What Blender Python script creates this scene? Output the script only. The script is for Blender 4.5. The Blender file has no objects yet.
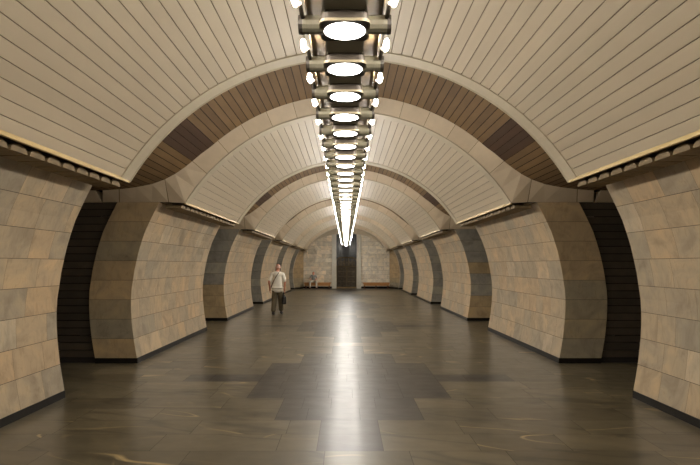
import bpy, bmesh, math, random
from mathutils import Vector, Matrix

# ------------------------------------------------------------------ camera, world, exposure
scn = bpy.context.scene
F_PX = 545.0
CAM = (-0.038, 0.0, 1.72)
cd = bpy.data.cameras.new('camera')
cam = bpy.data.objects.new('camera', cd)
scn.collection.objects.link(cam)
cd.sensor_width = 36.0
cd.lens = 36.0 * F_PX / 700.0
cd.shift_x = 4.0 / 700.0
cd.shift_y = 32.2 / 700.0
cd.clip_start = 0.05
cd.clip_end = 200
cam.location = CAM
cam.rotation_euler = (math.pi / 2, 0, 0)
scn.camera = cam
w = bpy.data.worlds.new('world')
scn.world = w
w.use_nodes = True
w.node_tree.nodes['Background'].inputs[0].default_value = (0, 0, 0, 1)
w.node_tree.nodes['Background'].inputs[1].default_value = 0.0
scn.view_settings.view_transform = 'Standard'
scn.view_settings.look = 'None'
scn.view_settings.gamma = 1
scn.view_settings.use_curve_mapping = False
scn.view_settings.exposure = 0.0
DOWN_STRENGTH = 17.0        # downlights of the lamp row
SIDE_STRENGTH = 225.0        # small tube lamps along both edges of the row
LAMP_COL = (1.0, 0.945, 0.86)

COL = scn.collection
PI = math.pi
R_ = random.Random(7)

# ------------------------------------------------------------------ geometry constants
PITCH = 7.2
PILLAR0, PILLAR1 = 9.5, 14.26          # pillar k occupies these + k*PITCH
END_Y = 39.6
VC, VR = 1.062, 3.338                  # vault circle: centre height, radius
A_MAX = math.acos((2.80 - VC) / VR)

PROF = [(0.0, 3.67), (0.07, 3.68), (0.38, 3.735), (0.72, 3.775), (1.02, 3.79), (1.26, 3.78), (1.66, 3.72), (2.0, 3.64),
        (2.29, 3.545), (2.56, 3.42), (2.78, 3.31), (3.0, 3.17), (3.2, 3.02)]
def px(z):
    z = max(0, min(3.19, z))
    for (a, b) in zip(PROF, PROF[1:]):
        if a[0] <= z <= b[0]:
            t = (z - a[0]) / (b[0] - a[0])
            return a[1] + t * (b[1] - a[1])
OUT = 0.73

# ------------------------------------------------------------------ materials
def nt(name):
    m = bpy.data.materials.new(name)
    m.use_nodes = True
    t = m.node_tree
    return m, t, t.nodes['Principled BSDF']
def N(t, kind, **kw):
    n = t.nodes.new(kind)
    for k, v in kw.items():
        setattr(n, k, v)
    return n
def L(t, a, b):
    t.links.new(a, b)
def ramp(t, fac, stops, interp='LINEAR'):
    r = N(t, 'ShaderNodeValToRGB')
    r.color_ramp.interpolation = interp
    e = r.color_ramp.elements
    while len(e) < len(stops):
        e.new(0.5)
    for i, (p, c) in enumerate(stops):
        e[i].position = p
        e[i].color = (c[0], c[1], c[2], 1)
    L(t, fac, r.inputs[0])
    return r.outputs[0]
def mix(t, blend, fac, a, b):
    m = N(t, 'ShaderNodeMix', data_type='RGBA', blend_type=blend)
    if isinstance(fac, (int, float)): m.inputs[0].default_value = fac
    else: L(t, fac, m.inputs[0])
    for s, v in ((6, a), (7, b)):
        if isinstance(v, tuple): m.inputs[s].default_value = (v[0], v[1], v[2], 1)
        else: L(t, v, m.inputs[s])
    return m.outputs[2]
def math_(t, op, a, b=None):
    m = N(t, 'ShaderNodeMath', operation=op)
    for i, v in enumerate((a, b)):
        if v is None: continue
        if isinstance(v, (int, float)): m.inputs[i].default_value = v
        else: L(t, v, m.inputs[i])
    return m.outputs[0]
def srgb(r, g, b):
    f = lambda c: ((c / 255 + 0.055) / 1.055) ** 2.4 if c > 10 else c / 255 / 12.92
    return (f(r), f(g), f(b))

def coords(t, tone, scale=(1, 1, 1)):
    tc = N(t, 'ShaderNodeTexCoord')
    mp = N(t, 'ShaderNodeMapping')
    mp.inputs['Scale'].default_value = scale
    L(t, tc.outputs['Object'], mp.inputs[0])
    cb = N(t, 'ShaderNodeCombineXYZ')
    k = math_(t, 'MULTIPLY', tone, 37.0)
    for i in range(3): L(t, k, cb.inputs[i])
    va = N(t, 'ShaderNodeVectorMath', operation='ADD')
    L(t, mp.outputs[0], va.inputs[0]); L(t, cb.outputs[0], va.inputs[1])
    return va.outputs[0]
def attr(t, name='tone'):
    a = N(t, 'ShaderNodeAttribute', attribute_name=name)
    return a.outputs['Fac']
def noise(t, vec, scale, detail=4, rough=0.6, dist=0.0):
    n = N(t, 'ShaderNodeTexNoise')
    n.inputs['Scale'].default_value = scale
    n.inputs['Detail'].default_value = detail
    n.inputs['Roughness'].default_value = rough
    n.inputs['Distortion'].default_value = dist
    L(t, vec, n.inputs['Vector'])
    return n.outputs['Fac']

def stone(name, stops, rough=0.38, cloud=0.5):
    m, t, b = nt(name)
    tone = attr(t)
    c = ramp(t, tone, stops)
    v = coords(t, tone)
    n1 = noise(t, v, 2.2, 5, 0.6, 1.2)
    c1 = ramp(t, n1, [(0.28, (0.72, 0.70, 0.68)), (0.48, (0.98, 0.98, 0.98)), (0.7, (1.25, 1.19, 1.08))])
    c = mix(t, 'MULTIPLY', cloud * 2, c, c1)
    v2 = coords(t, tone, (1, 1, 0.35))
    n2 = noise(t, v2, 9, 4, 0.7, 2.0)
    c2 = ramp(t, n2, [(0.36, (0.78, 0.74, 0.68)), (0.47, (1, 1, 1)), (0.8, (1.06, 1.04, 1))])
    c = mix(t, 'MULTIPLY', 0.55, c, c2)
    L(t, c, b.inputs['Base Color'])
    b.inputs['Roughness'].default_value = rough
    return m
TAN = [(0.0, srgb(158, 147, 128)), (0.2, srgb(168, 153, 130)), (0.45, srgb(174, 157, 131)), (0.7, srgb(179, 159, 130)), (0.88, srgb(184, 160, 128)), (1.0, srgb(184, 171, 148))]
GREY = [(0.0, srgb(142, 139, 130)), (0.5, srgb(156, 152, 141)), (0.75, srgb(166, 161, 147)), (0.82, srgb(176, 155, 120)), (1.0, srgb(186, 163, 126))]
DTAN = [(0.0, srgb(146, 139, 123)), (0.2, srgb(156, 144, 119)), (0.5, srgb(170, 149, 116)), (1.0, srgb(180, 158, 124))]
WHITE = [(0.0, srgb(208, 198, 178)), (0.5, srgb(230, 222, 204)), (0.8, srgb(238, 231, 216)), (1.0, srgb(226, 206, 176))]
M = {}
M['stone'] = stone('tan_marble', TAN)
M['stone_side'] = stone('brown_marble', DTAN)
M['stone_grey'] = stone('grey_marble', GREY)
M['stone_white'] = stone('white_marble', WHITE, 0.3)

def plain(name, col, rough=0.5, metal=0.0, var=0.0, scale=6.0, bump=0.0, spec=None):
    m, t, b = nt(name)
    b.inputs['Roughness'].default_value = rough
    b.inputs['Metallic'].default_value = metal
    if spec is not None: b.inputs['Specular IOR Level'].default_value = spec
    tc = N(t, 'ShaderNodeTexCoord')
    n = noise(t, tc.outputs['Object'], scale, 4, 0.6)
    lo = tuple(x * (1 - var) for x in col); hi = tuple(min(1, x * (1 + var)) for x in col)
    L(t, ramp(t, n, [(0.3, lo), (0.7, hi)]), b.inputs['Base Color'])
    if bump:
        bp = N(t, 'ShaderNodeBump'); bp.inputs['Strength'].default_value = bump; bp.inputs['Distance'].default_value = 0.01
        L(t, n, bp.inputs['Height']); L(t, bp.outputs[0], b.inputs['Normal'])
    return m
def toned(name, c0, c1, rough=0.45, var=0.12):
    m, t, b = nt(name)
    tone = attr(t)
    c = ramp(t, tone, [(0, c0), (1, c1)])
    v = coords(t, tone, (1, 0.25, 1))
    n = noise(t, v, 5, 4, 0.6)
    c = mix(t, 'MULTIPLY', 1.0, c, ramp(t, n, [(0.3, (1 - var,) * 3), (0.7, (1, 1, 1))]))
    L(t, c, b.inputs['Base Color'])
    b.inputs['Roughness'].default_value = rough
    return m
M['joint'] = plain('stone_joint', srgb(84, 74, 60), 0.8)
M['plinth'] = plain('black_granite', srgb(26, 23, 20), 0.4, var=0.3, scale=30, spec=0.2)
M['slat'] = toned('cream_slats', srgb(187, 173, 149), srgb(196, 181, 156), 0.42, 0.06)
M['groove'] = plain('slat_groove', srgb(76, 56, 34), 0.8)
M['rim'] = toned('rim_plaster', srgb(186, 174, 150), srgb(196, 184, 160), 0.5, 0.08)
M['band'] = toned('band_plaster', srgb(206, 188, 160), srgb(218, 200, 172), 0.5, 0.12)
M['band_joint'] = plain('band_joint', srgb(128, 108, 80), 0.8)
M['brown'] = toned('brown_slats', srgb(108, 81, 45), srgb(128, 99, 59), 0.7, 0.25)
M['brown_dark'] = toned('dark_brown_panel', srgb(70, 45, 22), srgb(76, 50, 26), 0.8, 0.2)
M['brown_groove'] = plain('brown_groove', srgb(48, 32, 18), 0.8)
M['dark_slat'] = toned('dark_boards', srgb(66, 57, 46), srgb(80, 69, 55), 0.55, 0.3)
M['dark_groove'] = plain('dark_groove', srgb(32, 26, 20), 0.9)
M['gold'] = plain('gilt_metal', srgb(180, 156, 104), 0.4, 0.4)
M['tray_and_shadow'] = plain('dark_tray_and_shadow', srgb(62, 48, 33), 0.8)  # tray brown, also painted on the beams as their shadow
M['shade'] = plain('shade_enamel', srgb(126, 107, 76), 0.7, var=0.2, scale=9)
M['lampbody'] = plain('lamp_bronze', srgb(112, 92, 64), 0.6, 0.1)
M['lampgrey'] = plain('lamp_olive_metal', srgb(104, 98, 80), 0.65, 0.1)
M['lampdark'] = plain('lamp_dark_metal', srgb(50, 42, 32), 0.6, 0.2)
M['bezel'] = plain('lamp_bezel', srgb(112, 101, 78), 0.6, 0.0)
M['bronze'] = plain('grille_bronze', srgb(120, 102, 72), 0.4, 0.5, var=0.4, scale=20)
M['black'] = plain('niche_black', srgb(16, 17, 18), 0.25)
M['pilaster'] = plain('white_pilaster_marble', srgb(206, 202, 188), 0.3, var=0.08)
M['wood'] = plain('bench_wood', srgb(186, 134, 78), 0.4, var=0.2, scale=14)
M['wood_dark'] = plain('bench_dark_wood', srgb(86, 50, 32), 0.5, var=0.2)
M['skin'] = plain('skin', srgb(196, 138, 112), 0.5)
M['hair'] = plain('grey_hair', srgb(196, 160, 146), 0.8, var=0.2, scale=60)
M['hair_dark'] = plain('brown_hair', srgb(84, 62, 46), 0.8)
M['shirt'] = plain('white_cotton', srgb(232, 226, 212), 0.85, var=0.06, scale=9, bump=0.4)
M['trousers'] = plain('olive_trousers', srgb(92, 82, 62), 0.9, var=0.12, scale=9, bump=0.4)
M['shirt_grey'] = plain('grey_cotton', srgb(150, 152, 148), 0.85)
M['trousers_light'] = plain('pale_trousers', srgb(208, 200, 182), 0.85)
M['leather'] = plain('black_leather', srgb(28, 26, 26), 0.45)
M['strap'] = plain('dark_strap', srgb(92, 70, 54), 0.7)

def emit(name, col, s):
    m = bpy.data.materials.new(name); m.use_nodes = True
    t = m.node_tree; b = t.nodes['Principled BSDF']
    b.inputs['Base Color'].default_value = (0.9, 0.9, 0.9, 1)
    b.inputs['Emission Color'].default_value = (*col, 1)
    b.inputs['Emission Strength'].default_value = s
    return m
M['downlight'] = emit('downlight_glow', LAMP_COL, DOWN_STRENGTH)
M['sidelight'] = emit('tube_glow', LAMP_COL, SIDE_STRENGTH)

def floor_mat():
    m, t, b = nt('polished_floor_stone')
    tone = attr(t)
    base = ramp(t, tone, [(0.0, srgb(46, 42, 37)), (0.28, srgb(55, 50, 44)), (0.32, srgb(82, 74, 57)), (0.7, srgb(91, 83, 64)), (1.0, srgb(100, 91, 71))])
    v = coords(t, tone, (0.6, 1, 1))
    n = noise(t, v, 2.5, 6, 0.65, 1.0)
    c = mix(t, 'MULTIPLY', 0.8, base, ramp(t, n, [(0.3, (0.7, 0.7, 0.7)), (0.55, (1, 1, 1)), (0.8, (1.12, 1.1, 1.05))]))
    # pale ochre veins and dark seams in the lighter slabs
    v2 = coords(t, tone, (0.3, 1.0, 1))
    n2 = noise(t, v2, 1.1, 2.0, 0.5, 0.25)
    d = math_(t, 'ABSOLUTE', math_(t, 'SUBTRACT', n2, 0.5))
    line = ramp(t, d, [(0.0, (1, 1, 1)), (0.004, (0.6, 0.6, 0.6)), (0.007, (0, 0, 0))])
    n3 = noise(t, v2, 1.1, 2, 0.5)
    msk = ramp(t, n3, [(0.5, (0, 0, 0)), (0.56, (1, 1, 1))])
    rt = N(t, 'ShaderNodeVectorRotate', rotation_type='Z_AXIS'); rt.inputs['Angle'].default_value = 0.35
    L(t, coords(t, tone, (1, 1, 1)), rt.inputs['Vector'])
    st = N(t, 'ShaderNodeVectorMath', operation='MULTIPLY'); L(t, rt.outputs[0], st.inputs[0]); st.inputs[1].default_value = (0.22, 1.3, 1)
    n4 = noise(t, st.outputs[0], 1.3, 2.0, 0.5, 0.1)
    d4 = math_(t, 'ABSOLUTE', math_(t, 'SUBTRACT', n4, 0.46))
    l4 = ramp(t, d4, [(0.0, (1, 1, 1)), (0.005, (0.5, 0.5, 0.5)), (0.009, (0, 0, 0))])
    m4 = ramp(t, noise(t, st.outputs[0], 0.9, 2, 0.5), [(0.55, (0, 0, 0)), (0.62, (0.8, 0.8, 0.8))])
    l4 = mix(t, 'MULTIPLY', 1.0, l4, m4)
    seam = ramp(t, math_(t, 'ABSOLUTE', math_(t, 'SUBTRACT', n4, 0.58)), [(0.0, (0.55, 0.55, 0.55)), (0.03, (1, 1, 1))])
    c = mix(t, 'MULTIPLY', 1.0, c, seam)
    field = ramp(t, tone, [(0.29, (0, 0, 0)), (0.31, (1, 1, 1))])
    k = mix(t, 'MULTIPLY', 1.0, mix(t, 'ADD', 1.0, mix(t, 'MULTIPLY', 1.0, line, msk), l4), field)
    c = mix(t, 'MIX', k, c, srgb(158, 138, 98))
    L(t, c, b.inputs['Base Color'])
    nr = noise(t, v, 6, 4, 0.6)
    rr = ramp(t, nr, [(0.3, (0.33,) * 3), (0.7, (0.40,) * 3)])
    L(t, rr, b.inputs['Roughness'])
    b.inputs['IOR'].default_value = 1.45
    b.inputs['Coat Weight'].default_value = 0.2
    b.inputs['Coat Roughness'].default_value = 0.19
    tc = N(t, 'ShaderNodeTexCoord')
    nb = noise(t, tc.outputs['Object'], 1.6, 3, 0.5)
    bp = N(t, 'ShaderNodeBump'); bp.inputs['Strength'].default_value = 0.03; bp.inputs['Distance'].default_value = 0.02
    L(t, nb, bp.inputs['Height']); L(t, bp.outputs[0], b.inputs['Normal'])
    return m
M['floor'] = floor_mat()
M['floor_joint'] = plain('floor_joint', srgb(52, 47, 38), 0.6)

# ------------------------------------------------------------------ helpers
def obj(name, bm, mats, parent=None, smooth=False):
    me = bpy.data.meshes.new(name)
    bm.to_mesh(me); bm.free()
    if not isinstance(mats, (list, tuple)): mats = [mats]
    for m in mats: me.materials.append(m)
    if smooth:
        for p in me.polygons: p.use_smooth = True
    o = bpy.data.objects.new(name, me)
    COL.objects.link(o)
    if parent is not None:
        o.parent = parent
        o.location = -Vector(parent.location)      # meshes are written in place coordinates
        if parent.parent: o.location = Vector((0, 0, 0))
    return o
def empty(name, loc=(0, 0, 0)):
    o = bpy.data.objects.new(name, None)
    o.empty_display_size = 0.2
    o.location = loc
    COL.objects.link(o)
    return o
def tag(o, label, cat, group=None, kind=None):
    o['label'] = label; o['category'] = cat
    if group: o['group'] = group
    if kind: o['kind'] = kind
    return o
def struct(o, label=None):
    o['kind'] = 'structure'
    if label: o['label'] = label
    return o
def newbm():
    bm = bmesh.new()
    bm.faces.layers.float.new('tone')
    return bm
def face(bm, pts, mat=0, tone=0.5):
    vs = [bm.verts.new(p) for p in pts]
    f = bm.faces.new(vs)
    f.material_index = mat
    f[bm.faces.layers.float['tone']] = tone
    return f
def box(bm, x0, x1, y0, y1, z0, z1, mat=0, tone=0.5):
    p = [(x, y, z) for x in (x0, x1) for y in (y0, y1) for z in (z0, z1)]
    for ids in ((0, 1, 3, 2), (4, 6, 7, 5), (0, 4, 5, 1), (2, 3, 7, 6), (0, 2, 6, 4), (1, 5, 7, 3)):
        face(bm, [p[i] for i in ids], mat, tone)
def prism(bm, poly, axis, a, b, mat=0, tone=0.5):
    """poly: 2d points; axis 'x': poly=(y,z); 'y': poly=(x,z); 'z': poly=(x,y)"""
    def P(q, s):
        return {'x': (s, q[0], q[1]), 'y': (q[0], s, q[1]), 'z': (q[0], q[1], s)}[axis]
    face(bm, [P(q, a) for q in poly], mat, tone)
    face(bm, [P(q, b) for q in reversed(poly)], mat, tone)
    n = len(poly)
    for i in range(n):
        q, r = poly[i], poly[(i + 1) % n]
        face(bm, [P(q, a), P(q, b), P(r, b), P(r, a)], mat, tone)
def tube(bm, p0, p1, r0, r1=None, seg=10, mat=0, caps=True):
    r1 = r0 if r1 is None else r1
    p0, p1 = Vector(p0), Vector(p1)
    d = (p1 - p0).normalized()
    a = d.orthogonal().normalized(); b = d.cross(a)
    A = [p0 + (a * math.cos(2 * PI * i / seg) + b * math.sin(2 * PI * i / seg)) * r0 for i in range(seg)]
    B = [p1 + (a * math.cos(2 * PI * i / seg) + b * math.sin(2 * PI * i / seg)) * r1 for i in range(seg)]
    for i in range(seg):
        j = (i + 1) % seg
        face(bm, [A[i], A[j], B[j], B[i]], mat)
    if caps:
        face(bm, list(reversed(A)), mat); face(bm, B, mat)
def ball(bm, c, r, seg=12, ring=8, mat=0):
    r = r if isinstance(r, (tuple, list)) else (r, r, r)
    res = bmesh.ops.create_uvsphere(bm, u_segments=seg, v_segments=ring, radius=1.0)
    for v in res['verts']:
        v.co = Vector((v.co.x * r[0] + c[0], v.co.y * r[1] + c[1], v.co.z * r[2] + c[2]))
        for f in v.link_faces: f.material_index = mat; f.smooth = True

def courses(bm, S, ulen, vcuts, rnd, tmin=0.36, tmax=0.66, g=0.003, sub=2, tone=None, single=False):
    """S(u,v)->point, laid as staggered stone courses. material 0 tile, 1 joint."""
    for ci, (v0, v1) in enumerate(zip(vcuts, vcuts[1:])):
        cuts = [0.0]
        if not single:
            u = rnd.uniform(0.15, tmax)
            while u < ulen - 0.18:
                cuts.append(u); u += rnd.uniform(tmin, tmax)
        cuts.append(ulen)
        a, b = v0 + g, v1 - g
        h = g * 0.55
        for (u0, u1) in zip(cuts, cuts[1:]):
            U0 = u0 + (h if u0 > 0 else 0); U1 = u1 - (h if u1 < ulen else 0)
            tn = rnd.random() if tone is None else tone(ci, rnd)
            for s in range(sub):
                va = a + (b - a) * s / sub; vb = a + (b - a) * (s + 1) / sub
                face(bm, [S(U0, va), S(U1, va), S(U1, vb), S(U0, vb)], 0, tn)
            if u1 < ulen:
                for s in range(sub):
                    va = a + (b - a) * s / sub; vb = a + (b - a) * (s + 1) / sub
                    face(bm, [S(u1 - h, va), S(u1 + h, va), S(u1 + h, vb), S(u1 - h, vb)], 1)
        face(bm, [S(0, v0), S(ulen, v0), S(ulen, a), S(0, a)], 1)
        face(bm, [S(0, b), S(ulen, b), S(ulen, v1), S(0, v1)], 1)

# ------------------------------------------------------------------ floor
def build_floor():
    bm = newbm()
    rnd = random.Random(3)
    r0 = 8.28 - 0.25 - 0.5 * 29
    nrow = int((END_Y + 0.4 - r0) / 0.5) + 1
    def hw(y):
        k = round((y - 8.28) / PITCH)
        d = abs(y - 8.28 - k * PITCH)
        if d < 0.3: return 1.32, 2.45
        if d < 1.3: return 1.32, None
        if d < 2.3: return 0.83, None
        if d < 3.3: return 0.31, None
        return 0.0, None
    for r in range(nrow):
        y0 = r0 + r * 0.5; y1 = y0 + 0.5
        h, bar = hw((y0 + y1) / 2)
        edges = set([-6.5, 6.5])
        marks = []
        if h: marks += [-h, h]
        if bar: marks += [-bar, bar]
        pts = sorted([-6.5, 6.5] + marks)
        for a, b in zip(pts, pts[1:]):
            mid = (a + b) / 2
            dark = (h and abs(mid) < h) or (bar and abs(mid) < bar)
            u = a; cuts = [a]
            step = (0.3, 0.62) if dark else (0.7, 1.5)
            if b - a > 0.9:
                u = a + rnd.uniform(*step) * 0.8
                while u < b - 0.3:
                    cuts.append(u); u += rnd.uniform(*step)
            cuts.append(b)
            g = 0.0025
            for p, q in zip(cuts, cuts[1:]):
                tn = rnd.uniform(0.0, 0.27) if dark else rnd.uniform(0.33, 1.0)
                if bar and dark and abs(mid) > h: tn = rnd.uniform(0, 0.1)
                face(bm, [(p + g, y0 + g, 0), (q - g, y0 + g, 0), (q - g, y1 - g, 0), (p + g, y1 - g, 0)], 0, tn)
    face(bm, [(-6.5, r0, -0.003), (6.5, r0, -0.003), (6.5, r0 + nrow * 0.5, -0.003), (-6.5, r0 + nrow * 0.5, -0.003)], 1)
    box(bm, -6.5, 6.5, r0, r0 + nrow * .5, -0.2, -0.01, 1)
    o = obj('floor', bm, [M['floor'], M['floor_joint']])
    struct(o, 'polished dark stone floor with stepped darker figures down the middle')
build_floor()

# ------------------------------------------------------------------ vault sections
def arc(a, r):            # a: angle from crown, + = right
    return (math.sin(a) * r, VC + math.cos(a) * r)
OUTER = []
def outer_curve():
    R2 = 3.62
    pts = []
    amax = math.asin(2.4 / R2)
    n = 16
    for i in range(n + 1):
        a = amax * i / n
        pts.append((math.sin(a) * R2, VC + math.cos(a) * R2))
    pts += [(2.56, 3.655), (2.72, 3.52), (2.86, 3.41), (3.02, 3.30), (3.2, 3.205), (3.42, 3.125), (3.7, 3.07), (4.0, 3.035), (4.28, 3.015)]
    return pts
OUTER = [(x * 0.976, 1.72 + (z - 1.72) * 0.976) for x, z in outer_curve()]
CH = 0.23                                 # the band leans out over the passage by this much
NS = 26                                   # slats per half vault
def vault(y0, y1, name='ceiling', near=True, far=True, label=None):
    root = empty(name, (0, y0, 2.8))
    struct(root, label)
    ym0, ym1 = y0 + (0.27 if near else 0), y1 - (0.27 if far else 0)
    bm = newbm(); rnd = random.Random(int(y0 * 10))
    RB = VR + 0.03
    da = 2 * A_MAX / (2 * NS)
    g = 0.0035 / VR * 1.0
    for i in range(2 * NS):
        a0 = -A_MAX + i * da; a1 = a0 + da
        tn = rnd.random()
        sec = [(a0 + g, VR + 0.02), (a0 + g, VR + 0.003), (a0 + 2.2 * g, VR), ((a0 + a1) / 2, VR), (a1 - 2.2 * g, VR), (a1 - g, VR + 0.003), (a1 - g, VR + 0.02)]
        P = [arc(a, r) for a, r in sec]
        for p, q in zip(P, P[1:]):
            face(bm, [(p[0], ym0, p[1]), (p[0], ym1, p[1]), (q[0], ym1, q[1]), (q[0], ym0, q[1])], 0, tn)
        p, q = arc(a1 - g, VR + 0.02), arc(a1 + g, VR + 0.02)
        if i < 2 * NS - 1:
            face(bm, [(p[0], ym0, p[1]), (p[0], ym1, p[1]), (q[0], ym1, q[1]), (q[0], ym0, q[1])], 1)
    obj('slat_panel', bm, [M['slat'], M['groove']], root)
    # narrow smooth rims at the ends of the section, and the flared arch band outside
    for side, on in ((0, near), (1, far)):
        if not on: continue
        ya, yb = (y0, y0 + 0.27) if side == 0 else (y1 - 0.27, y1)
        bm = newbm()
        n = 40
        for i in range(n):
            a0 = -A_MAX + 2 * A_MAX * i / n; a1 = -A_MAX + 2 * A_MAX * (i + 1) / n
            ri = VR - 0.012
            p, q = arc(a0, ri), arc(a1, ri)
            P, Q = arc(a0, VR + 0.005), arc(a1, VR + 0.005)
            tn = 0.3 + 0.5 * ((i // 2) % 2) * rnd.random()
            face(bm, [(p[0], ya, p[1]), (p[0], yb, p[1]), (q[0], yb, q[1]), (q[0], ya, q[1])], 0, tn)
            for y in ((yb,) if side == 0 else (ya,)):
                face(bm, [(p[0], y, p[1]), (q[0], y, q[1]), (Q[0], y, Q[1]), (P[0], y, P[1])], 0, tn)
        yl = ya if side == 0 else yb
        for i in range(n):
            a0 = -A_MAX + 2 * A_MAX * i / n; a1 = -A_MAX + 2 * A_MAX * (i + 1) / n
            prof = [(VR - 0.012 + 0.013 * math.cos(t) , yl + 0.013 * math.sin(t)) for t in [2 * PI * j / 8 for j in range(9)]]
            for (r0, q0), (r1, q1) in zip(prof, prof[1:]):
                A_, B_, C2, D2 = arc(a0, r0), arc(a1, r0), arc(a1, r1), arc(a0, r1)
                face(bm, [(A_[0], q0, A_[1]), (B_[0], q0, B_[1]), (C2[0], q1, C2[1]), (D2[0], q1, D2[1])], 0, 0.9)
        obj('rim', bm, [M['rim']], root)
        # band: front face from vault curve to flared outer curve
        bm = newbm()
        yf = y0 if side == 0 else y1
        yk = yf + (0.12 if side == 0 else -0.12)
        yo = yf + (-CH if side == 0 else CH)
        inner = []
        for s in (-1, 1):
            m = len(OUTER)
            ins = []
            for i, (ox, oz) in enumerate(OUTER):
                a = math.atan2(ox, oz - VC)
                if a <= A_MAX * 0.93 and ox < 2.75:
                    ins.append(arc(a, VR - 0.012))
                else:
                    ins.append(None)
            # remaining inner points: down to the foot, then out along the beam's underside
            k = ins.index(None)
            rest = m - k
            a_last = math.atan2(OUTER[k - 1][0], OUTER[k - 1][1] - VC)
            for j in range(rest):
                if j == 0: ins[k] = arc((a_last + A_MAX) / 2, VR - 0.012)
                elif j == 1: ins[k + 1] = arc(A_MAX, VR - 0.012)
                else:
                    t = (j - 1) / (rest - 2)
                    ins[k + j] = (2.85 + (4.28 - 2.85) * t, 2.81)
            cnt = 0
            tn = rnd.random()
            for i in range(m - 1):
                o0, o1, i0, i1 = OUTER[i], OUTER[i + 1], ins[i], ins[i + 1]
                if i % 3 == 0: tn = rnd.random()
                quad = [(s * i0[0], yf, i0[1]), (s * o0[0], yo, o0[1]), (s * o1[0], yo, o1[1]), (s * i1[0], yf, i1[1])]
                if i % 3 == 2:     # joint line at the end of every third piece
                    t = 0.05
                    lo = lambda A, B: (A[0] + (B[0] - A[0]) * (1 - t), A[1] + (B[1] - A[1]) * (1 - t))
                    im, om = lo(i0, i1), lo(o0, o1)
                    face(bm, [(s * i0[0], yf, i0[1]), (s * o0[0], yo, o0[1]), (s * om[0], yo, om[1]), (s * im[0], yf, im[1])], 0, tn)
                    face(bm, [(s * im[0], yf, im[1]), (s * om[0], yo, om[1]), (s * o1[0], yo, o1[1]), (s * i1[0], yf, i1[1])], 1, tn)
                else:
                    face(bm, quad, 0, tn)
                if i > k:
                    face(bm, [(s * i0[0], yf, i0[1]), (s * i1[0], yf, i1[1]), (s * i1[0], yk, i1[1]), (s * i0[0], yk, i0[1])], 2, tn)  # underside of the beam coloured dark to stand for its shadow
            # dark joint, then the short end block of the beam
            o0, i0 = OUTER[-1], (4.28, 2.81)
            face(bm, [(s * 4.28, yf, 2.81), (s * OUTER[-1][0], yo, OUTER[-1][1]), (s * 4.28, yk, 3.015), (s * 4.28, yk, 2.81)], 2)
        obj('arch_band', bm, [M['band'], M['band_joint'], M['tray_and_shadow']], root)
        for s in (-1, 1):
            bm = newbm()
            ys = sorted((yf, yk))
            prism(bm, [(yk, 2.81), (yf, 2.81), (yo, 2.985), (yk, 2.985)], 'x', s * 4.30, s * 6.4, 0, 0.4)
            xs = sorted((s * 4.22, s * 4.31)); ys = sorted((yf + (0.05 if side == 0 else -0.05), yk))
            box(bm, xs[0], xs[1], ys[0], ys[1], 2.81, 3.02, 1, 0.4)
            obj('beam', bm, [M['band'], M['tray_and_shadow']], root)
    return root

def recess(y0, y1):
    """brown boarded ceiling over a passage, following the flared curve"""
    root = empty('ceiling', (0, (y0 + y1) / 2, 3.0)); struct(root, 'brown boarded recess between two vault sections')
    pts = OUTER + [(4.6, 2.985), (5.2, 2.983), (5.8, 2.98), (6.4, 2.98)]
    y0 += CH; y1 -= CH
    # resample evenly
    seg = [0]
    for p, q in zip(pts, pts[1:]): seg.append(seg[-1] + math.hypot(q[0] - p[0], q[1] - p[1]))
    def at(s):
        for i in range(len(pts) - 1):
            if seg[i] <= s <= seg[i + 1] + 1e-9:
                t = (s - seg[i]) / (seg[i + 1] - seg[i])
                return (pts[i][0] + t * (pts[i + 1][0] - pts[i][0]), pts[i][1] + t * (pts[i + 1][1] - pts[i][1]))
        return pts[-1]
    wsl = 0.118
    n = int(seg[-1] / wsl)
    rnd = random.Random(int(y0 * 7))
    bm = newbm(); vents = {}
    for s in (-1, 1):
        vb = newbm()
        for i in range(n):
            a, b = i * wsl, (i + 1) * wsl
            mid = at((a + b) / 2)
            isv = 2.26 < mid[0] < 2.62
            tn = rnd.random()
            g = 0.006
            p, q, r = at(a + g), at((a + b) / 2), at(b - g)
            up = 0.0
            tgt = vb if isv else bm
            zoff = 0.0
            for u, v in ((p, q), (q, r)):
                face(tgt, [(s * u[0], y0, u[1] + zoff), (s * u[0], y1, u[1] + zoff), (s * v[0], y1, v[1] + zoff), (s * v[0], y0, v[1] + zoff)], 0, tn)
            u, v = at(b - g), at(b + g)
            face(tgt, [(s * u[0], y0, u[1] + .004), (s * u[0], y1, u[1] + .004), (s * v[0], y1, v[1] + .004), (s * v[0], y0, v[1] + .004)], 0 if isv else 1, tn)
            if i == 0:
                u, v = at(0), at(g)
                face(bm, [(s * u[0], y0, u[1]), (s * u[0], y1, u[1]), (s * v[0], y1, v[1]), (s * v[0], y0, v[1])], 1, tn)
        obj('vent_panel', vb, [M['brown_dark'], M['brown_groove']], root)
    obj('slat_panel', bm, [M['brown'], M['brown_groove']], root)

sections = []
for k in range(-2, 5):
    y0 = PILLAR0 + k * PITCH; y1 = PILLAR1 + k * PITCH
    if k == 4: y1 = END_Y
    if k == -2: y0 = -4.9
    sections.append((k, y0, y1))
SEC_LABEL = {-1: 'nearest cream slatted vault section overhead', 0: 'second cream slatted vault section beyond the nearest brown recess'}
for k, y0, y1 in sections:
    vault(y0, y1, 'ceiling', near=(k > -2), far=(k < 4), label=SEC_LABEL.get(k))
    if k < 4:
        recess(y1, y1 + (PITCH - (PILLAR1 - PILLAR0)))

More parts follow.
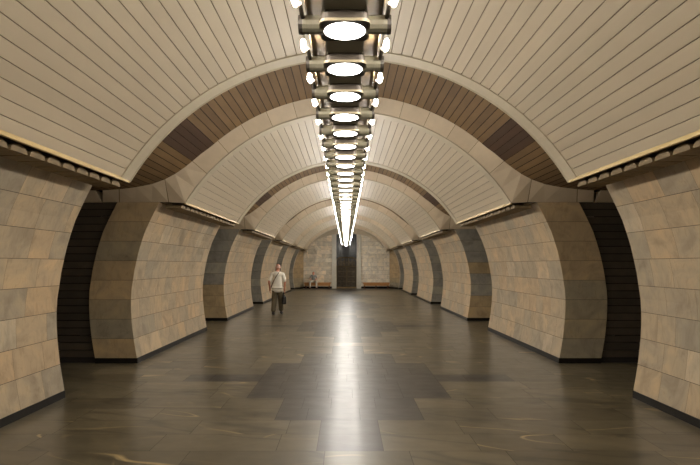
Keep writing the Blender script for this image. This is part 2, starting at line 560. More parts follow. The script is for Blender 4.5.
# ------------------------------------------------------------------ pillars
ORD = {-1: 'nearest', 0: 'second', 1: 'third', 2: 'fourth', 3: 'fifth', 4: 'last', -2: 'rearmost'}
def pillar(s, k, y0, y1):
    side = 'left' if s < 0 else 'right'
    root = empty('pillar', (s * 4.0, (y0 + y1) / 2, 0))
    where = {-1: 'cut by the %s edge of the frame' % side, 0: 'second along the %s row, with two lit faces' % side,
             1: 'third along the %s row, with a grey marble passage face' % side,
             2: 'fourth along the %s row, small in the distance' % side,
             3: 'fifth along the %s row, last but one before the end wall' % side,
             4: 'short one touching the end wall on the %s' % side,
             -2: 'rearmost of the %s row, behind the view' % side}[k]
    tag(root, 'concave tan marble pillar, ' + where, 'pillar', 'marble pillars in two rows')
    rnd = random.Random(100 + k * 2 + (s > 0))
    vc = [0.09 + 0.3375 * i for i in range(8)] + [2.79, 3.1]
    vc = [0.09 + 0.3375 * i for i in range(8)] + [2.79 if False else 2.80, 3.12]
    vc = [0.09, 0.43, 0.77, 1.11, 1.45, 1.79, 2.13, 2.47, 2.81, 3.12]
    bm = newbm()
    S = lambda u, v: (s * px(v), y0 + u, v)
    courses(bm, S, y1 - y0, vc, rnd)
    obj('stone_face', bm, [M['stone'], M['joint']], root)
    faces = []
    if k > -2: faces.append(y0)
    if k < 4: faces.append(y1)
    for yy in faces:
        bm = newbm()
        S2 = lambda u, v: (s * (px(v) + u), yy, v)
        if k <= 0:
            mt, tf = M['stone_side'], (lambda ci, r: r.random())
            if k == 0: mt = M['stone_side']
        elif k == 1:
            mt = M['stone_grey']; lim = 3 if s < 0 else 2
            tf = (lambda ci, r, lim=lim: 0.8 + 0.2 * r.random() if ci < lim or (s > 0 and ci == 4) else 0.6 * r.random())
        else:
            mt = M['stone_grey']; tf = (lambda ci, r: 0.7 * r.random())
        courses(bm, S2, OUT, vc[:-1], rnd, tone=tf, single=True)
        obj('side_face', bm, [mt, M['joint']], root)
        # dark boarded wall of the passage behind the marble edge
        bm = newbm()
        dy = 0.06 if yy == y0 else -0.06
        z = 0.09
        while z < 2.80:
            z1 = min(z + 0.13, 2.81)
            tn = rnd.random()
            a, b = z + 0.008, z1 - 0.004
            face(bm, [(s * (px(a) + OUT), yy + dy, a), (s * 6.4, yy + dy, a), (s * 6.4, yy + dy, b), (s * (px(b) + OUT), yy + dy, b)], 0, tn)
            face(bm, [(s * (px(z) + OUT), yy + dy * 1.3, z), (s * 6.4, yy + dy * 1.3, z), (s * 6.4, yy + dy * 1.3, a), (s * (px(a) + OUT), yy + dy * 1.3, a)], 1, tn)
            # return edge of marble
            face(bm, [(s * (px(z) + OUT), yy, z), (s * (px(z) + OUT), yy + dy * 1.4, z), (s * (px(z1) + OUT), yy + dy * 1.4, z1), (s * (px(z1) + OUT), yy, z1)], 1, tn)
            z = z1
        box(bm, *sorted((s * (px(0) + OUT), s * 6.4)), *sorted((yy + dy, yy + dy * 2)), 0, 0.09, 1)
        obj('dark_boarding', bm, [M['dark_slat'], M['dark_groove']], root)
    bm = newbm()
    e = 0.004
    ya = y0 + (e if k > -2 else 0); yb = y1 - (e if k < 4 else 0)
    xi, xo = px(0.0) + e, px(0.0) + OUT + 0.01
    box(bm, *sorted((s * xi, s * xo)), ya, yb, 0.0, 0.093)
    obj('plinth', bm, M['plinth'], root)
    if k == 4:      # curved corner piece against the end wall
        bm = newbm()
        S3 = lambda u, v: (s * (3.12 + (px(v) - 3.12) * (1 - u / 0.8)), END_Y - 0.02 - 0.75 * (1 - u / 0.8), v)
        courses(bm, S3, 0.8, vc[:-1], rnd, tone=lambda ci, r: 0.6 + 0.4 * r.random() if ci > 1 else 0.3 * r.random(), single=True)
        obj('corner_face', bm, [M['stone_side'], M['joint']], root)
        bm = newbm()
        prism(bm, [(s * 3.13, END_Y - 0.02), (s * 3.69, END_Y - 0.76), (s * 3.69, END_Y - 0.02)], 'z', 0, 0.093)
        obj('plinth', bm, M['plinth'], root)
def cornice(s, k, y0, y1):
    side = 'left' if s < 0 else 'right'
    root = empty('cornice', (s * 3.0, (y0 + y1) / 2, 2.75))
    tag(root, '%s cornice with gilt edge and row of pale scalloped shades, above the %s pillar of the %s row' % ('short' if k == 4 else 'dark', ORD[k], side), 'cornice', 'cornices under the vault edges')
    bm = newbm()
    prism(bm, [(s * 2.834, 2.777), (s * 2.865, 2.777), (s * 2.865, 2.815), (s * 2.833, 2.815)], 'y', y0, y1)
    obj('gilt_edge', bm, M['gold'], root)
    bm = newbm()
    box(bm, *sorted((s * 2.875, s * 3.22)), y0 + 0.01, y1 - 0.01, 2.83, 2.86)
    box(bm, *sorted((s * 3.05, s * 3.08)), y0 + 0.02, y1 - 0.02, 2.775, 2.83)
    obj('tray', bm, M['tray_and_shadow'], root)
    n = int((y1 - y0) / 0.29)
    off = ((y1 - y0) - n * 0.29) / 2
    proto = None
    for i in range(n):
        yc = y0 + off + 0.29 * (i + 0.5)
        if proto is None:
            bm = newbm()
            poly = [(-0.125, 2.715)]
            for j in range(9):
                a = PI - PI * j / 8
                poly.append((0.125 * math.cos(a), 2.727 + 0.058 * math.sin(a)))
            poly.append((0.125, 2.715))
            prism(bm, poly, 'x', s * 2.93, s * 3.22)
            proto = obj('shade', bm, M['shade'], root)
            base = Vector(proto.location)
            o = proto
        else:
            o = proto.copy(); COL.objects.link(o); o.parent = root
        o.location = base + Vector((0, yc, 0))
for k, y0, y1 in sections:
    for s in (-1, 1):
        pillar(s, k, y0, y1)
        cornice(s, k, y0 + 0.02, y1 - 0.02)

# outer closures of the passages
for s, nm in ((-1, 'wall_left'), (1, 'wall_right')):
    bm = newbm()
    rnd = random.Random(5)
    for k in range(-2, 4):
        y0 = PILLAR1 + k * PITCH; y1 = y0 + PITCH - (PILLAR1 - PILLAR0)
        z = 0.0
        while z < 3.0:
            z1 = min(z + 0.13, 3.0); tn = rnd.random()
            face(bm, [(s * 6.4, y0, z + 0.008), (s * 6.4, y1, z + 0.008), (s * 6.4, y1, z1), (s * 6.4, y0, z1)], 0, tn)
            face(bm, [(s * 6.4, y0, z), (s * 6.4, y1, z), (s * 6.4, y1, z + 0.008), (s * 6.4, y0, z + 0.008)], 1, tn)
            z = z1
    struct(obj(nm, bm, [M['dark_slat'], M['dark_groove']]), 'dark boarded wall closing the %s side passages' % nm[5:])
bm = newbm()
box(bm, -4.6, 4.6, -5.1, -4.9, 0, 4.6)  # unseen wall behind the camera, added to close in the light
struct(obj('light_closing_wall', bm, M['stone_white']))

# ------------------------------------------------------------------ end wall
def end_wall():
    root = empty('wall_back', (0, END_Y, 0)); struct(root, 'pale marble end wall with a tall dark niche')
    rnd = random.Random(11)
    vc = [0.1 + 0.3 * i for i in range(16)]
    for s in (-1, 1):
        bm = newbm()
        S = lambda u, v: (s * (1.05 + u), END_Y, v)
        tf = (lambda ci, r: r.choice([0.0, 0.15, 0.4, 0.88, 0.92]) if s < 0 else 0.3 + 0.5 * r.random())
        courses(bm, S, 2.9, vc, rnd, 0.45, 0.8, 0.003, 1, tone=tf)
        obj('stone_face', bm, [M['stone_white'], M['joint']], root)
        bm = newbm()
        box(bm, *sorted((s * 1.05, s * 3.2)), END_Y - 0.03, END_Y + 0.1, 0, 0.14)
        obj('plinth', bm, M['plinth'], root)
        bm = newbm()
        box(bm, *sorted((s * 0.75, s * 1.06)), END_Y - 0.14, END_Y + 0.35, 0.0, 4.2)
        box(bm, *sorted((s * 0.73, s * 0.77)), END_Y - 0.16, END_Y - 0.12, 0.0, 4.2)
        obj('pilaster', bm, M['pilaster'], root)
    bm = newbm()
    box(bm, -0.77, 0.77, END_Y + 0.3, END_Y + 0.4, 0, 4.5)
    obj('niche_back', bm, M['black'], root)
    # lowered end arch
    bm = newbm()
    n = 36
    ya = END_Y - 0.4
    for i in range(n):
        q = []
        for a in (PI * i / n, PI * (i + 1) / n):
            ix, iz = 2.86 * math.cos(a), 2.60 + 1.38 * math.sin(a)
            t = math.atan2(ix, iz - VC)
            ox, oz = arc(t, VR + 0.02)
            if abs(t) > A_MAX: ox, oz = 3.15 * math.copysign(1, ix), iz + 0.15
            q.append(((ix, iz), (ox, oz)))
        (i0, o0), (i1, o1) = q
        mid = lambda A, B, f: (A[0] + (B[0] - A[0]) * f, A[1] + (B[1] - A[1]) * f)
        m0, m1 = mid(i0, o0, 0.4), mid(i1, o1, 0.4)
        face(bm, [(i0[0], ya, i0[1]), (m0[0], ya, m0[1]), (m1[0], ya, m1[1]), (i1[0], ya, i1[1])], 0, 0.8)
        face(bm, [(m0[0], ya, m0[1]), (m0[0], ya - 0.05, m0[1]), (m1[0], ya - 0.05, m1[1]), (m1[0], ya, m1[1])], 0, 0.8)
        face(bm, [(m0[0], ya - .05, m0[1]), (o0[0], ya - .05, o0[1]), (o1[0], ya - .05, o1[1]), (m1[0], ya - .05, m1[1])], 0, 0.5)
        face(bm, [(i0[0], ya, i0[1]), (i1[0], ya, i1[1]), (i1[0], END_Y, i1[1]), (i0[0], END_Y, i0[1])], 0, 0.5)
    obj('end_arch', bm, [M['rim']], root)
end_wall()

def grille():
    y = END_Y + 0.12
    root = empty('gate', (0, y, 0))
    tag(root, 'ornate dark bronze double gate with scrolled tracery in the end wall niche', 'gate')
    H = 2.24
    bm = newbm()
    out = [(-0.735, 0), (-0.735, H - 0.2), (-0.52, H), (0.52, H), (0.735, H - 0.2), (0.735, 0)]
    for p, q in zip(out, out[1:]):
        tube(bm, (p[0], y, p[1]), (q[0], y, q[1]), 0.035, seg=6)
    box(bm, -0.735, 0.735, y - 0.03, y + 0.03, 0, 0.1)
    tube(bm, (-0.735, y, 1.62), (0.735, y, 1.62), 0.025, seg=6)
    obj('frame', bm, M['bronze'], root)
    for s in (-1, 1):
        bm = newbm()
        xa, xb = s * 0.02, s * 0.66
        for x in (s * 0.03, s * 0.70): tube(bm, (x, y, 0.1), (x, y, 1.6), 0.02, seg=6)
        for i in range(5):
            x = xa + (xb - xa) * (i + 1) / 6
            tube(bm, (x, y, 0.1), (x, y, 1.6), 0.009, seg=5)
        for z in (0.14, 0.5, 0.86, 1.22, 1.57): tube(bm, (xa, y, z), (xb, y, z), 0.014, seg=5)
        for zc in (0.32, 0.68, 1.04, 1.40):
            for xc in (s * 0.18, s * 0.5):
                for r in (0.14, 0.07):
                    for j in range(10):
                        a, b = 2 * PI * j / 10, 2 * PI * (j + 1) / 10
                        tube(bm, (xc + r * math.cos(a), y - .012, zc + r * math.sin(a)), (xc + r * math.cos(b), y - .012, zc + r * math.sin(b)), 0.011, seg=4, caps=False)
        obj('gate_leaf', bm, M['bronze'], root)
    bm = newbm()
    for xc in (-0.45, -0.15, 0.15, 0.45):
        for r in (0.15, 0.08):
            for j in range(10):
                a, b = 2 * PI * j / 10, 2 * PI * (j + 1) / 10
                tube(bm, (xc + r * math.cos(a), y - .012, 1.86 + r * math.sin(a)), (xc + r * math.cos(b), y - .012, 1.86 + r * math.sin(b)), 0.011, seg=4, caps=False)
        tube(bm, (xc, y, 1.62), (xc, y, H), 0.012, seg=5)
    for j in range(7):
        tube(bm, (-0.6 + 0.2 * j, y, 1.62), (-0.5 + 0.166 * j, y, H), 0.008, seg=4)
    obj('top_panel', bm, M['bronze'], root)
grille()

def bench(x0, x1, label):
    y = END_Y - 0.55
    root = empty('bench', ((x0 + x1) / 2, y, 0)); tag(root, label, 'bench')
    bm = newbm()
    for i in range(4):
        box(bm, x0, x1, y - 0.22 + i * 0.11, y - 0.22 + i * 0.11 + 0.1, 0.40, 0.45)
    obj('seat', bm, M['wood'], root)
    bm = newbm()
    prism(bm, [(x0 + 0.03, 0.40), (x1 - 0.03, 0.40), (x1 - 0.1, 0.22), (x0 + 0.1, 0.22)], 'y', y - 0.2, y - 0.16)
    obj('apron', bm, M['wood'], root)
    for x in (x0 + 0.12, x1 - 0.12, (x0 + x1) / 2):
        bm = newbm()
        s = -1 if x < (x0 + x1) / 2 else 1
        prism(bm, [(x - 0.05, 0.40), (x + 0.05, 0.40), (x + 0.03 - s * 0.03, 0), (x - 0.03 - s * 0.03, 0)], 'y', y - 0.155, y + 0.18)
        obj('leg', bm, M['wood_dark'], root)
bench(1.14, 3.1, 'brown wooden bench standing empty right of the gate')
bench(-3.05, -1.1, 'brown wooden bench left of the gate, with a person sitting on it')

# ------------------------------------------------------------------ lamp row
LX = -0.045
LZ = CAM[2] + 1.33
def rail():
    ya, yb = -1.9, 39.0
    root = empty('lighting_rail', (LX, (ya + yb) / 2, LZ))
    tag(root, 'long bronze rail carrying the row of ceiling lamps down the hall', 'light rail')
    bm = newbm()
    box(bm, LX - 0.215, LX + 0.215, ya, yb, LZ + 0.13, LZ + 0.15)
    for s in (-1, 1):
        box(bm, *sorted((LX + s * 0.215, LX + s * 0.222)), ya, yb, LZ + 0.10, LZ + 0.17)
    obj('side_panel', bm, M['lampbody'], root)
    bm = newbm()
    box(bm, LX - 0.115, LX + 0.115, ya, yb, LZ + 0.06, LZ + 0.13)
    for s in (-1, 1):
        box(bm, *sorted((LX + s * 0.112, LX + s * 0.122)), ya, yb, LZ + 0.05, LZ + 0.13)
    obj('channel', bm, M['lampgrey'], root)
    y = 0.3
    while y < yb:
        k = round((y - 8.28) / PITCH)
        bm = newbm()
        for s in (-1, 1):
            tube(bm, (LX + s * 0.1, y, LZ + 0.15), (LX + s * 0.1, y, 4.385), 0.01, seg=6)
        tube(bm, (LX - 0.1, y, 4.385), (LX + 0.1, y, 4.385), 0.014, seg=6)
        obj('hanger', bm, M['lampdark'], root)
        y += 1.8
rail()
def lamp_proto():
    root = empty('ceiling_light', (0, 0, 0))
    bm = newbm()
    # rounded-square can with an open bottom
    def rsq(h, r, z, n=4):
        out = []
        for cx, cy, a0 in ((h - r, h - r, 0), (-h + r, h - r, PI / 2), (-h + r, -h + r, PI), (h - r, -h + r, 3 * PI / 2)):
            for i in range(n + 1):
                a = a0 + PI / 2 * i / n
                out.append((cx + r * math.cos(a), cy + r * math.sin(a), z))
        return out
    A, B = rsq(0.135, 0.04, 0.0), rsq(0.125, 0.04, 0.11)
    n = len(A)
    for i in range(n):
        face(bm, [A[i], A[(i + 1) % n], B[(i + 1) % n], B[i]])
    face(bm, B)
    obj('housing', bm, M['lampdark'], root)
    bm = newbm()
    C_, D_ = rsq(0.141, 0.046, -0.004), rsq(0.131, 0.042, -0.004)
    E_ = rsq(0.141, 0.046, 0.012)
    for i in range(n):
        j = (i + 1) % n
        face(bm, [C_[i], D_[i], D_[j], C_[j]]); face(bm, [C_[i], C_[j], E_[j], E_[i]])
    obj('bezel', bm, M['bezel'], root)
    bm = newbm()
    face(bm, rsq(0.1315, 0.042, -0.002))
    obj('lens_surround', bm, M['lampdark'], root)
    bm = newbm()
    seg = 24
    rings = [(0.118, -0.003), (0.10, -0.006), (0.06, -0.009)]
    P = [[(r * math.cos(2 * PI * i / seg), r * math.sin(2 * PI * i / seg), z) for i in range(seg)] for r, z in rings]
    for a, b in zip(P, P[1:]):
        for i in range(seg): face(bm, [a[i], b[i], b[(i + 1) % seg], a[(i + 1) % seg]])
    face(bm, list(reversed(P[-1])))
    obj('lens', bm, M['downlight'], root)
    for s in (-1, 1):
        bm = newbm()
        # ribbed half-round arm
        for j in range(6):
            x0 = s * (0.125 + j * 0.019); x1 = s * (0.125 + j * 0.019 + 0.017)
            tube(bm, (x0, 0, 0.034), (x1, 0, 0.034), 0.052, 0.052, seg=14)
            tube(bm, (x1, 0, 0.034), (s * (0.125 + (j + 1) * 0.019), 0, 0.034), 0.048, seg=14)
        obj('arm', bm, M['lampgrey'], root)
        bm = newbm()
        tube(bm, (s * 0.239, 0, 0.034), (s * 0.262, 0, 0.034), 0.055, 0.052, seg=14)
        obj('end_cap', bm, M['lampdark'], root)
        bm = newbm()
        yb0, yb1 = -0.305 - 0.085, -0.305 + 0.085
        ball(bm, (s * 0.262, -0.25, 0.062), (0.018, 0.075, 0.03), 14, 10)
        obj('side_bulb', bm, M['sidelight'], root)
        bm = newbm()
        tube(bm, (s * 0.240, -0.20, 0.062), (s * 0.236, -0.05, 0.055), 0.012, seg=8)
        obj('bulb_holder', bm, M['lampdark'], root)
    return root
D0, DS = 3.10, 0.607
first = lamp_proto()
kids = list(first.children)
idx = 0
names = {0: 'nearest ceiling light seen whole, largest glowing disc at the top', 1: 'second glowing ceiling light from the top of the photo', 2: 'third glowing ceiling light from the top of the photo',
         3: 'fourth glowing ceiling light from the top of the photo', 4: 'fifth glowing ceiling light from the top of the photo', 5: 'sixth glowing ceiling light from the top of the photo'}
for i in range(-8, 59):
    y = D0 + DS * i
    if i == -8: r = first
    else:
        r = first.copy(); COL.objects.link(r)
        for c in kids:
            d = c.copy(); COL.objects.link(d); d.parent = r
    r.location = (LX, y, LZ)
    if i < 0: lb = 'ceiling light overhead, cut off above the top edge of the photo'
    elif i in names: lb = names[i]
    elif i < 25: lb = 'small ceiling light in the middle run of the lamp row, beyond the sixth'
    else: lb = 'tiny ceiling light in the merged far glow of the lamp row'
    tag(r, lb, 'ceiling light', 'downlights along the central lamp row')

# ------------------------------------------------------------------ people
def skin_mesh(verts, edges, root_name, sub=2):
    names = list(verts)
    me = bpy.data.meshes.new('tmp')
    me.from_pydata([verts[n][0] for n in names], [(names.index(a), names.index(b)) for a, b in edges], [])
    o = bpy.data.objects.new('tmp', me); COL.objects.link(o)
    md = o.modifiers.new('s', 'SKIN'); md.use_smooth_shade = True
    for i, n in enumerate(names):
        r = verts[n][1]
        me.skin_vertices[0].data[i].radius = r if isinstance(r, tuple) else (r, r)
        me.skin_vertices[0].data[i].use_root = (n == root_name)
    sd = o.modifiers.new('d', 'SUBSURF'); sd.levels = sub; sd.render_levels = sub
    dg = bpy.context.evaluated_depsgraph_get()
    dg.update()
    m2 = bpy.data.meshes.new_from_object(o.evaluated_get(dg))
    bpy.data.objects.remove(o); bpy.data.meshes.remove(me)
    return m2
def put(name, me, mat, parent, extra=None):
    bm = bmesh.new(); bm.from_mesh(me); bpy.data.meshes.remove(me)
    for f in bm.faces: f.smooth = True; f.material_index = 0
    if extra: extra(bm)
    me2 = bpy.data.meshes.new(name); bm.to_mesh(me2); bm.free()
    me2.materials.append(mat)
    o = bpy.data.objects.new(name, me2); COL.objects.link(o); o.parent = parent
    return o
def chain(seq): return list(zip(seq, seq[1:]))
def hand(V, E, pre, wrist, d, side, r=0.0085):
    """wrist name; d: finger direction; side: unit vector across palm (to thumb)"""
    w_ = Vector(V[wrist][0]); d = Vector(d).normalized(); sd = Vector(side).normalized()
    nrm = d.cross(sd)
    V[pre + 'palm'] = (tuple(w_ + d * 0.05), (0.03, 0.018)); E.append((wrist, pre + 'palm'))
    V[pre + 'palm2'] = (tuple(w_ + d * 0.085), (0.034, 0.016)); E.append((pre + 'palm', pre + 'palm2'))
    for j, ln in enumerate((0.07, 0.08, 0.075, 0.058)):
        o = sd * (0.028 - 0.018 * j)
        b = w_ + d * 0.10 + o
        p1 = b + d * ln * 0.5; p2 = b + d * ln * 0.9 + nrm * ln * 0.35
        V[pre + 'f%da' % j] = (tuple(b), r); V[pre + 'f%db' % j] = (tuple(p1), r); V[pre + 'f%dc' % j] = (tuple(p2), r * 0.85)
        E.extend([(pre + 'palm2', pre + 'f%da' % j), (pre + 'f%da' % j, pre + 'f%db' % j), (pre + 'f%db' % j, pre + 'f%dc' % j)])
    t = w_ + d * 0.045 + sd * 0.036
    V[pre + 'ta'] = (tuple(t), r * 1.15); V[pre + 'tb'] = (tuple(t + d * 0.045 + sd * 0.018), r)
    E.extend([(pre + 'palm', pre + 'ta'), (pre + 'ta', pre + 'tb')])
def head_extra(c, fwd):
    """face features around a head at c looking along fwd"""
    c = Vector(c); f = Vector(fwd).normalized(); s = Vector((f.y, -f.x, 0)).normalized()
    def ex(bm):
        ball(bm, c + Vector((0, 0, 0.015)), (0.078, 0.095, 0.105), 20, 14)
        ball(bm, c + f * 0.03 - Vector((0, 0, 0.06)), (0.055, 0.06, 0.055), 14, 10)
        ball(bm, c + f * 0.098 - Vector((0, 0, 0.012)), (0.013, 0.02, 0.024), 8, 6)
        for k in (-1, 1):
            ball(bm, c + s * k * 0.079 - Vector((0, 0, 0.005)), (0.012, 0.02, 0.032), 8, 6)
            ball(bm, c + s * k * 0.032 + f * 0.085 + Vector((0, 0, 0.015)), (0.014, 0.012, 0.009), 8, 6)
        ball(bm, c + f * 0.088 - Vector((0, 0, 0.055)), (0.024, 0.01, 0.007), 8, 6)
    return ex

def walking_man():
    root = empty('person', (-2.41, 18.8, 0))
    tag(root, 'person seen from behind walking away, white short-sleeved shirt, olive trousers', 'person')
    V = {}; E = []
    V['pelvis'] = ((0, 0, 0.93), (0.15, 0.11)); V['waist'] = ((0, 0, 1.08), (0.145, 0.105)); V['chest'] = ((0.005, 0.015, 1.28), (0.165, 0.115))
    V['shoulder'] = ((0.01, 0.02, 1.42), (0.13, 0.09)); V['neck'] = ((0.015, 0.03, 1.50), 0.058); V['head0'] = ((0.02, 0.05, 1.57), 0.06); V['head1'] = ((0.02, 0.06, 1.64), 0.07)
    E += chain(['pelvis', 'waist', 'chest', 'shoulder', 'neck', 'head0', 'head1'])
    for s, n in ((-1, 'l'), (1, 'r')):
        V[n + 'sh'] = ((s * 0.19, 0.01, 1.39), 0.062)
        if s < 0:
            V[n + 'el'] = ((s * 0.275, -0.05, 1.12), 0.045); V[n + 'wr'] = ((s * 0.255, 0.03, 0.90), 0.031)
        else:
            V[n + 'el'] = ((s * 0.27, -0.01, 1.14), 0.047); V[n + 'wr'] = ((s * 0.245, 0.03, 0.90), 0.032)
        E += chain(['shoulder', n + 'sh', n + 'el', n + 'wr'])
        hand(V, E, n, n + 'wr', (0.0, 0.06, -1), (0, 1, 0))
        fy = -0.16 if s < 0 else 0.16
        V[n + 'hip'] = ((s * 0.09, 0, 0.88), 0.095)
        V[n + 'kn'] = ((s * 0.105, (0.03 if s < 0 else 0.13), 0.50), 0.062)
        V[n + 'an'] = ((s * 0.12, fy, 0.10), 0.042)
        V[n + 'to'] = ((s * 0.13, fy + 0.15, 0.045), 0.035)
        E += chain(['pelvis', n + 'hip', n + 'kn', n + 'an', n + 'to'])
    put('body', skin_mesh(V, E, 'pelvis'), M['skin'], root, head_extra((0.02, 0.055, 1.625), (0, 1, 0)))
    # hair: fringe round the back and sides, bald on top
    bm = newbm()
    bmesh.ops.create_uvsphere(bm, u_segments=24, v_segments=16, radius=1.0)
    for v in list(bm.verts):
        v.co = Vector((v.co.x * 0.083 + 0.02, v.co.y * 0.099 + 0.05, v.co.z * 0.108 + 1.64))
    bmesh.ops.delete(bm, geom=[v for v in bm.verts if v.co.z > 1.705 or v.co.z < 1.585 or v.co.y > 0.09], context='VERTS')
    obj('hair', bm, M['hair'], root, True).location = (0, 0, 0)
    S = {}; F = []
    S['hem'] = ((0, 0, 0.72), (0.205, 0.15)); S['pelvis'] = ((0, 0, 0.93), (0.20, 0.15)); S['waist'] = ((0, 0, 1.08), (0.19, 0.14)); S['chest'] = ((0.005, 0.012, 1.28), (0.185, 0.13))
    S['shoulder'] = ((0.01, 0.02, 1.42), (0.14, 0.1)); S['collar'] = ((0.013, 0.028, 1.485), (0.07, 0.07))
    F += chain(['hem', 'pelvis', 'waist', 'chest', 'shoulder', 'collar'])
    for s, n in ((-1, 'l'), (1, 'r')):
        S[n + 'sh'] = ((s * 0.195, 0.01, 1.385), 0.078); S[n + 'el'] = ((s * 0.268, -0.03, 1.11), 0.072)
        F += chain(['shoulder', n + 'sh', n + 'el'])
    def flat_hem(bm):
        for v in bm.verts:
            if v.co.z < 0.765: v.co.z = 0.765
    put('shirt', skin_mesh(S, F, 'waist'), M['shirt'], root, flat_hem)
    T = {}; G = []
    T['pelvis'] = ((0, 0, 0.95), (0.165, 0.125))
    T['crotch'] = ((0, 0, 0.87), (0.165, 0.125)); G.append(('pelvis', 'crotch'))
    for s, n in ((-1, 'l'), (1, 'r')):
        fy = -0.16 if s < 0 else 0.16
        T[n + 'hip'] = ((s * 0.092, 0, 0.80), 0.107); T[n + 'kn'] = ((s * 0.105, (0.03 if s < 0 else 0.13), 0.50), 0.1); T[n + 'an'] = ((s * 0.12, fy, 0.085), 0.082)
        G += chain(['crotch', n + 'hip', n + 'kn', n + 'an'])
    put('trousers', skin_mesh(T, G, 'pelvis'), M['trousers'], root)
    for s in (-1, 1):
        fy = -0.16 if s < 0 else 0.16
        bm = newbm()
        ball(bm, (s * 0.125, fy + 0.07, 0.045), (0.05, 0.145, 0.045), 14, 8)
        ball(bm, (s * 0.122, fy, 0.07), (0.045, 0.06, 0.055), 12, 8)
        obj('shoe', bm, M['leather'], root).location = (0, 0, 0)
    # diagonal strap over the right shoulder to the left hip
    bm = newbm()
    path = [(0.075, 0.10, 1.46), (0.095, 0.03, 1.502), (0.06, -0.085, 1.44), (-0.03, -0.145, 1.30), (-0.11, -0.15, 1.15), (-0.185, -0.10, 0.98), (-0.205, 0.0, 0.93)]
    for a, b in zip(path, path[1:]):
        tube(bm, a, b, 0.016, seg=6)
    obj('strap', bm, M['strap'], root).location = (0, 0, 0)
    return root
walking_man()
def bag():
    root = empty('bag', (-2.41 + 0.21, 18.83, 0.36))
    tag(root, 'black soft bag hanging from the walking person\'s right hand', 'bag')
    bm = newbm()
    for (z0, z1, w0, w1, t0, t1) in ((0.0, 0.04, 0.12, 0.14, 0.04, 0.055), (0.04, 0.24, 0.14, 0.135, 0.055, 0.05), (0.24, 0.31, 0.135, 0.11, 0.05, 0.02)):
        a = [(-t0, -w0, z0), (t0, -w0, z0), (t0, w0, z0), (-t0, w0, z0)]
        b = [(-t1, -w1, z1), (t1, -w1, z1), (t1, w1, z1), (-t1, w1, z1)]
        for i in range(4):
            j = (i + 1) % 4; face(bm, [a[i], a[j], b[j], b[i]])
    face(bm, [(-.04, -.12, 0), (-.04, .12, 0), (.04, .12, 0), (.04, -.12, 0)])
    face(bm, [(-.02, -.11, .31), (.02, -.11, .31), (.02, .11, .31), (-.02, .11, .31)])
    o = obj('body', bm, M['leather'], root); o.location = (0, 0, 0); o.rotation_euler = (0, 0, math.radians(25))
    bm = newbm()
    pts = [(0.0, 0.07 * math.cos(PI * i / 8), 0.30 + 0.13 * math.sin(PI * i / 8)) for i in range(9)]
    for a, b in zip(pts, pts[1:]): tube(bm, a, b, 0.009, seg=6)
    o = obj('handle', bm, M['leather'], root); o.location = (0, 0, 0)
bag()
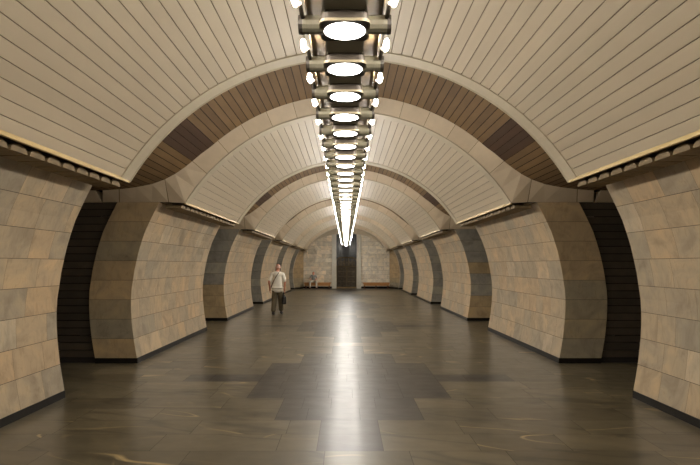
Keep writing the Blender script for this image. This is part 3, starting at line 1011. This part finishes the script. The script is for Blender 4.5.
def sitter():
    root = empty('person', (-2.36, END_Y - 0.62, 0))
    tag(root, 'person sitting on the left bench in the distance, grey top and pale trousers, knees apart', 'person')
    V = {}; E = []
    V['pelvis'] = ((0, 0.0, 0.56), (0.14, 0.1)); V['waist'] = ((0, -0.02, 0.70), (0.13, 0.1)); V['chest'] = ((0, -0.07, 0.86), (0.15, 0.1)); V['shoulder'] = ((0, -0.09, 0.96), (0.13, 0.08))
    V['neck'] = ((0, -0.11, 1.02), 0.05); V['head0'] = ((0, -0.13, 1.07), 0.055); V['head1'] = ((0, -0.13, 1.12), 0.065)
    E += chain(['pelvis', 'waist', 'chest', 'shoulder', 'neck', 'head0', 'head1'])
    for s, n in ((-1, 'l'), (1, 'r')):
        V[n + 'sh'] = ((s * 0.18, -0.09, 0.94), 0.052); V[n + 'el'] = ((s * 0.25, -0.14, 0.72), 0.04); V[n + 'wr'] = ((s * 0.16, -0.33, 0.64), 0.028)
        E += chain(['shoulder', n + 'sh', n + 'el', n + 'wr'])
        hand(V, E, n, n + 'wr', (-s * 0.25, -1, -0.15), (-s, -0.2, 0))
        V[n + 'hip'] = ((s * 0.1, -0.03, 0.53), 0.085); V[n + 'kn'] = ((s * 0.22, -0.43, 0.53), 0.06); V[n + 'an'] = ((s * 0.235, -0.41, 0.09), 0.04); V[n + 'to'] = ((s * 0.26, -0.55, 0.04), 0.032)
        E += chain(['pelvis', n + 'hip', n + 'kn', n + 'an', n + 'to'])
    put('body', skin_mesh(V, E, 'pelvis'), M['skin'], root, head_extra((0, -0.135, 1.10), (0, -1, 0)))
    bm = newbm()
    bmesh.ops.create_uvsphere(bm, u_segments=20, v_segments=12, radius=1.0)
    for v in bm.verts: v.co = Vector((v.co.x * 0.086, v.co.y * 0.102 - 0.125, v.co.z * 0.108 + 1.125))
    bmesh.ops.delete(bm, geom=[v for v in bm.verts if v.co.z < 1.08 or (v.co.y < -0.18 and v.co.z < 1.175)], context='VERTS')
    obj('hair', bm, M['hair_dark'], root, True).location = (0, 0, 0)
    S = {'hem': ((0, 0, 0.54), (0.16, 0.12)), 'waist': ((0, -0.02, 0.70), (0.15, 0.115)), 'chest': ((0, -0.07, 0.86), (0.165, 0.115)), 'shoulder': ((0, -0.09, 0.955), (0.135, 0.09)), 'collar': ((0, -0.10, 1.0), 0.06)}
    F = chain(['hem', 'waist', 'chest', 'shoulder', 'collar'])
    for s, n in ((-1, 'l'), (1, 'r')):
        S[n + 'sh'] = ((s * 0.18, -0.09, 0.935), 0.065); S[n + 'el'] = ((s * 0.235, -0.13, 0.77), 0.058)
        F += chain(['shoulder', n + 'sh', n + 'el'])
    put('shirt', skin_mesh(S, F, 'waist'), M['shirt_grey'], root)
    T = {'pelvis': ((0, 0, 0.56), (0.15, 0.11))}; G = []
    for s, n in ((-1, 'l'), (1, 'r')):
        T[n + 'hip'] = ((s * 0.1, -0.05, 0.54), 0.095); T[n + 'kn'] = ((s * 0.22, -0.43, 0.53), 0.078); T[n + 'an'] = ((s * 0.235, -0.41, 0.10), 0.062)
        G += chain(['pelvis', n + 'hip', n + 'kn', n + 'an'])
    put('trousers', skin_mesh(T, G, 'pelvis'), M['trousers_light'], root)
    for s in (-1, 1):
        bm = newbm()
        ball(bm, (s * 0.25, -0.48, 0.045), (0.048, 0.13, 0.045), 12, 8)
        obj('shoe', bm, M['leather'], root).location = (0, 0, 0)
sitter()
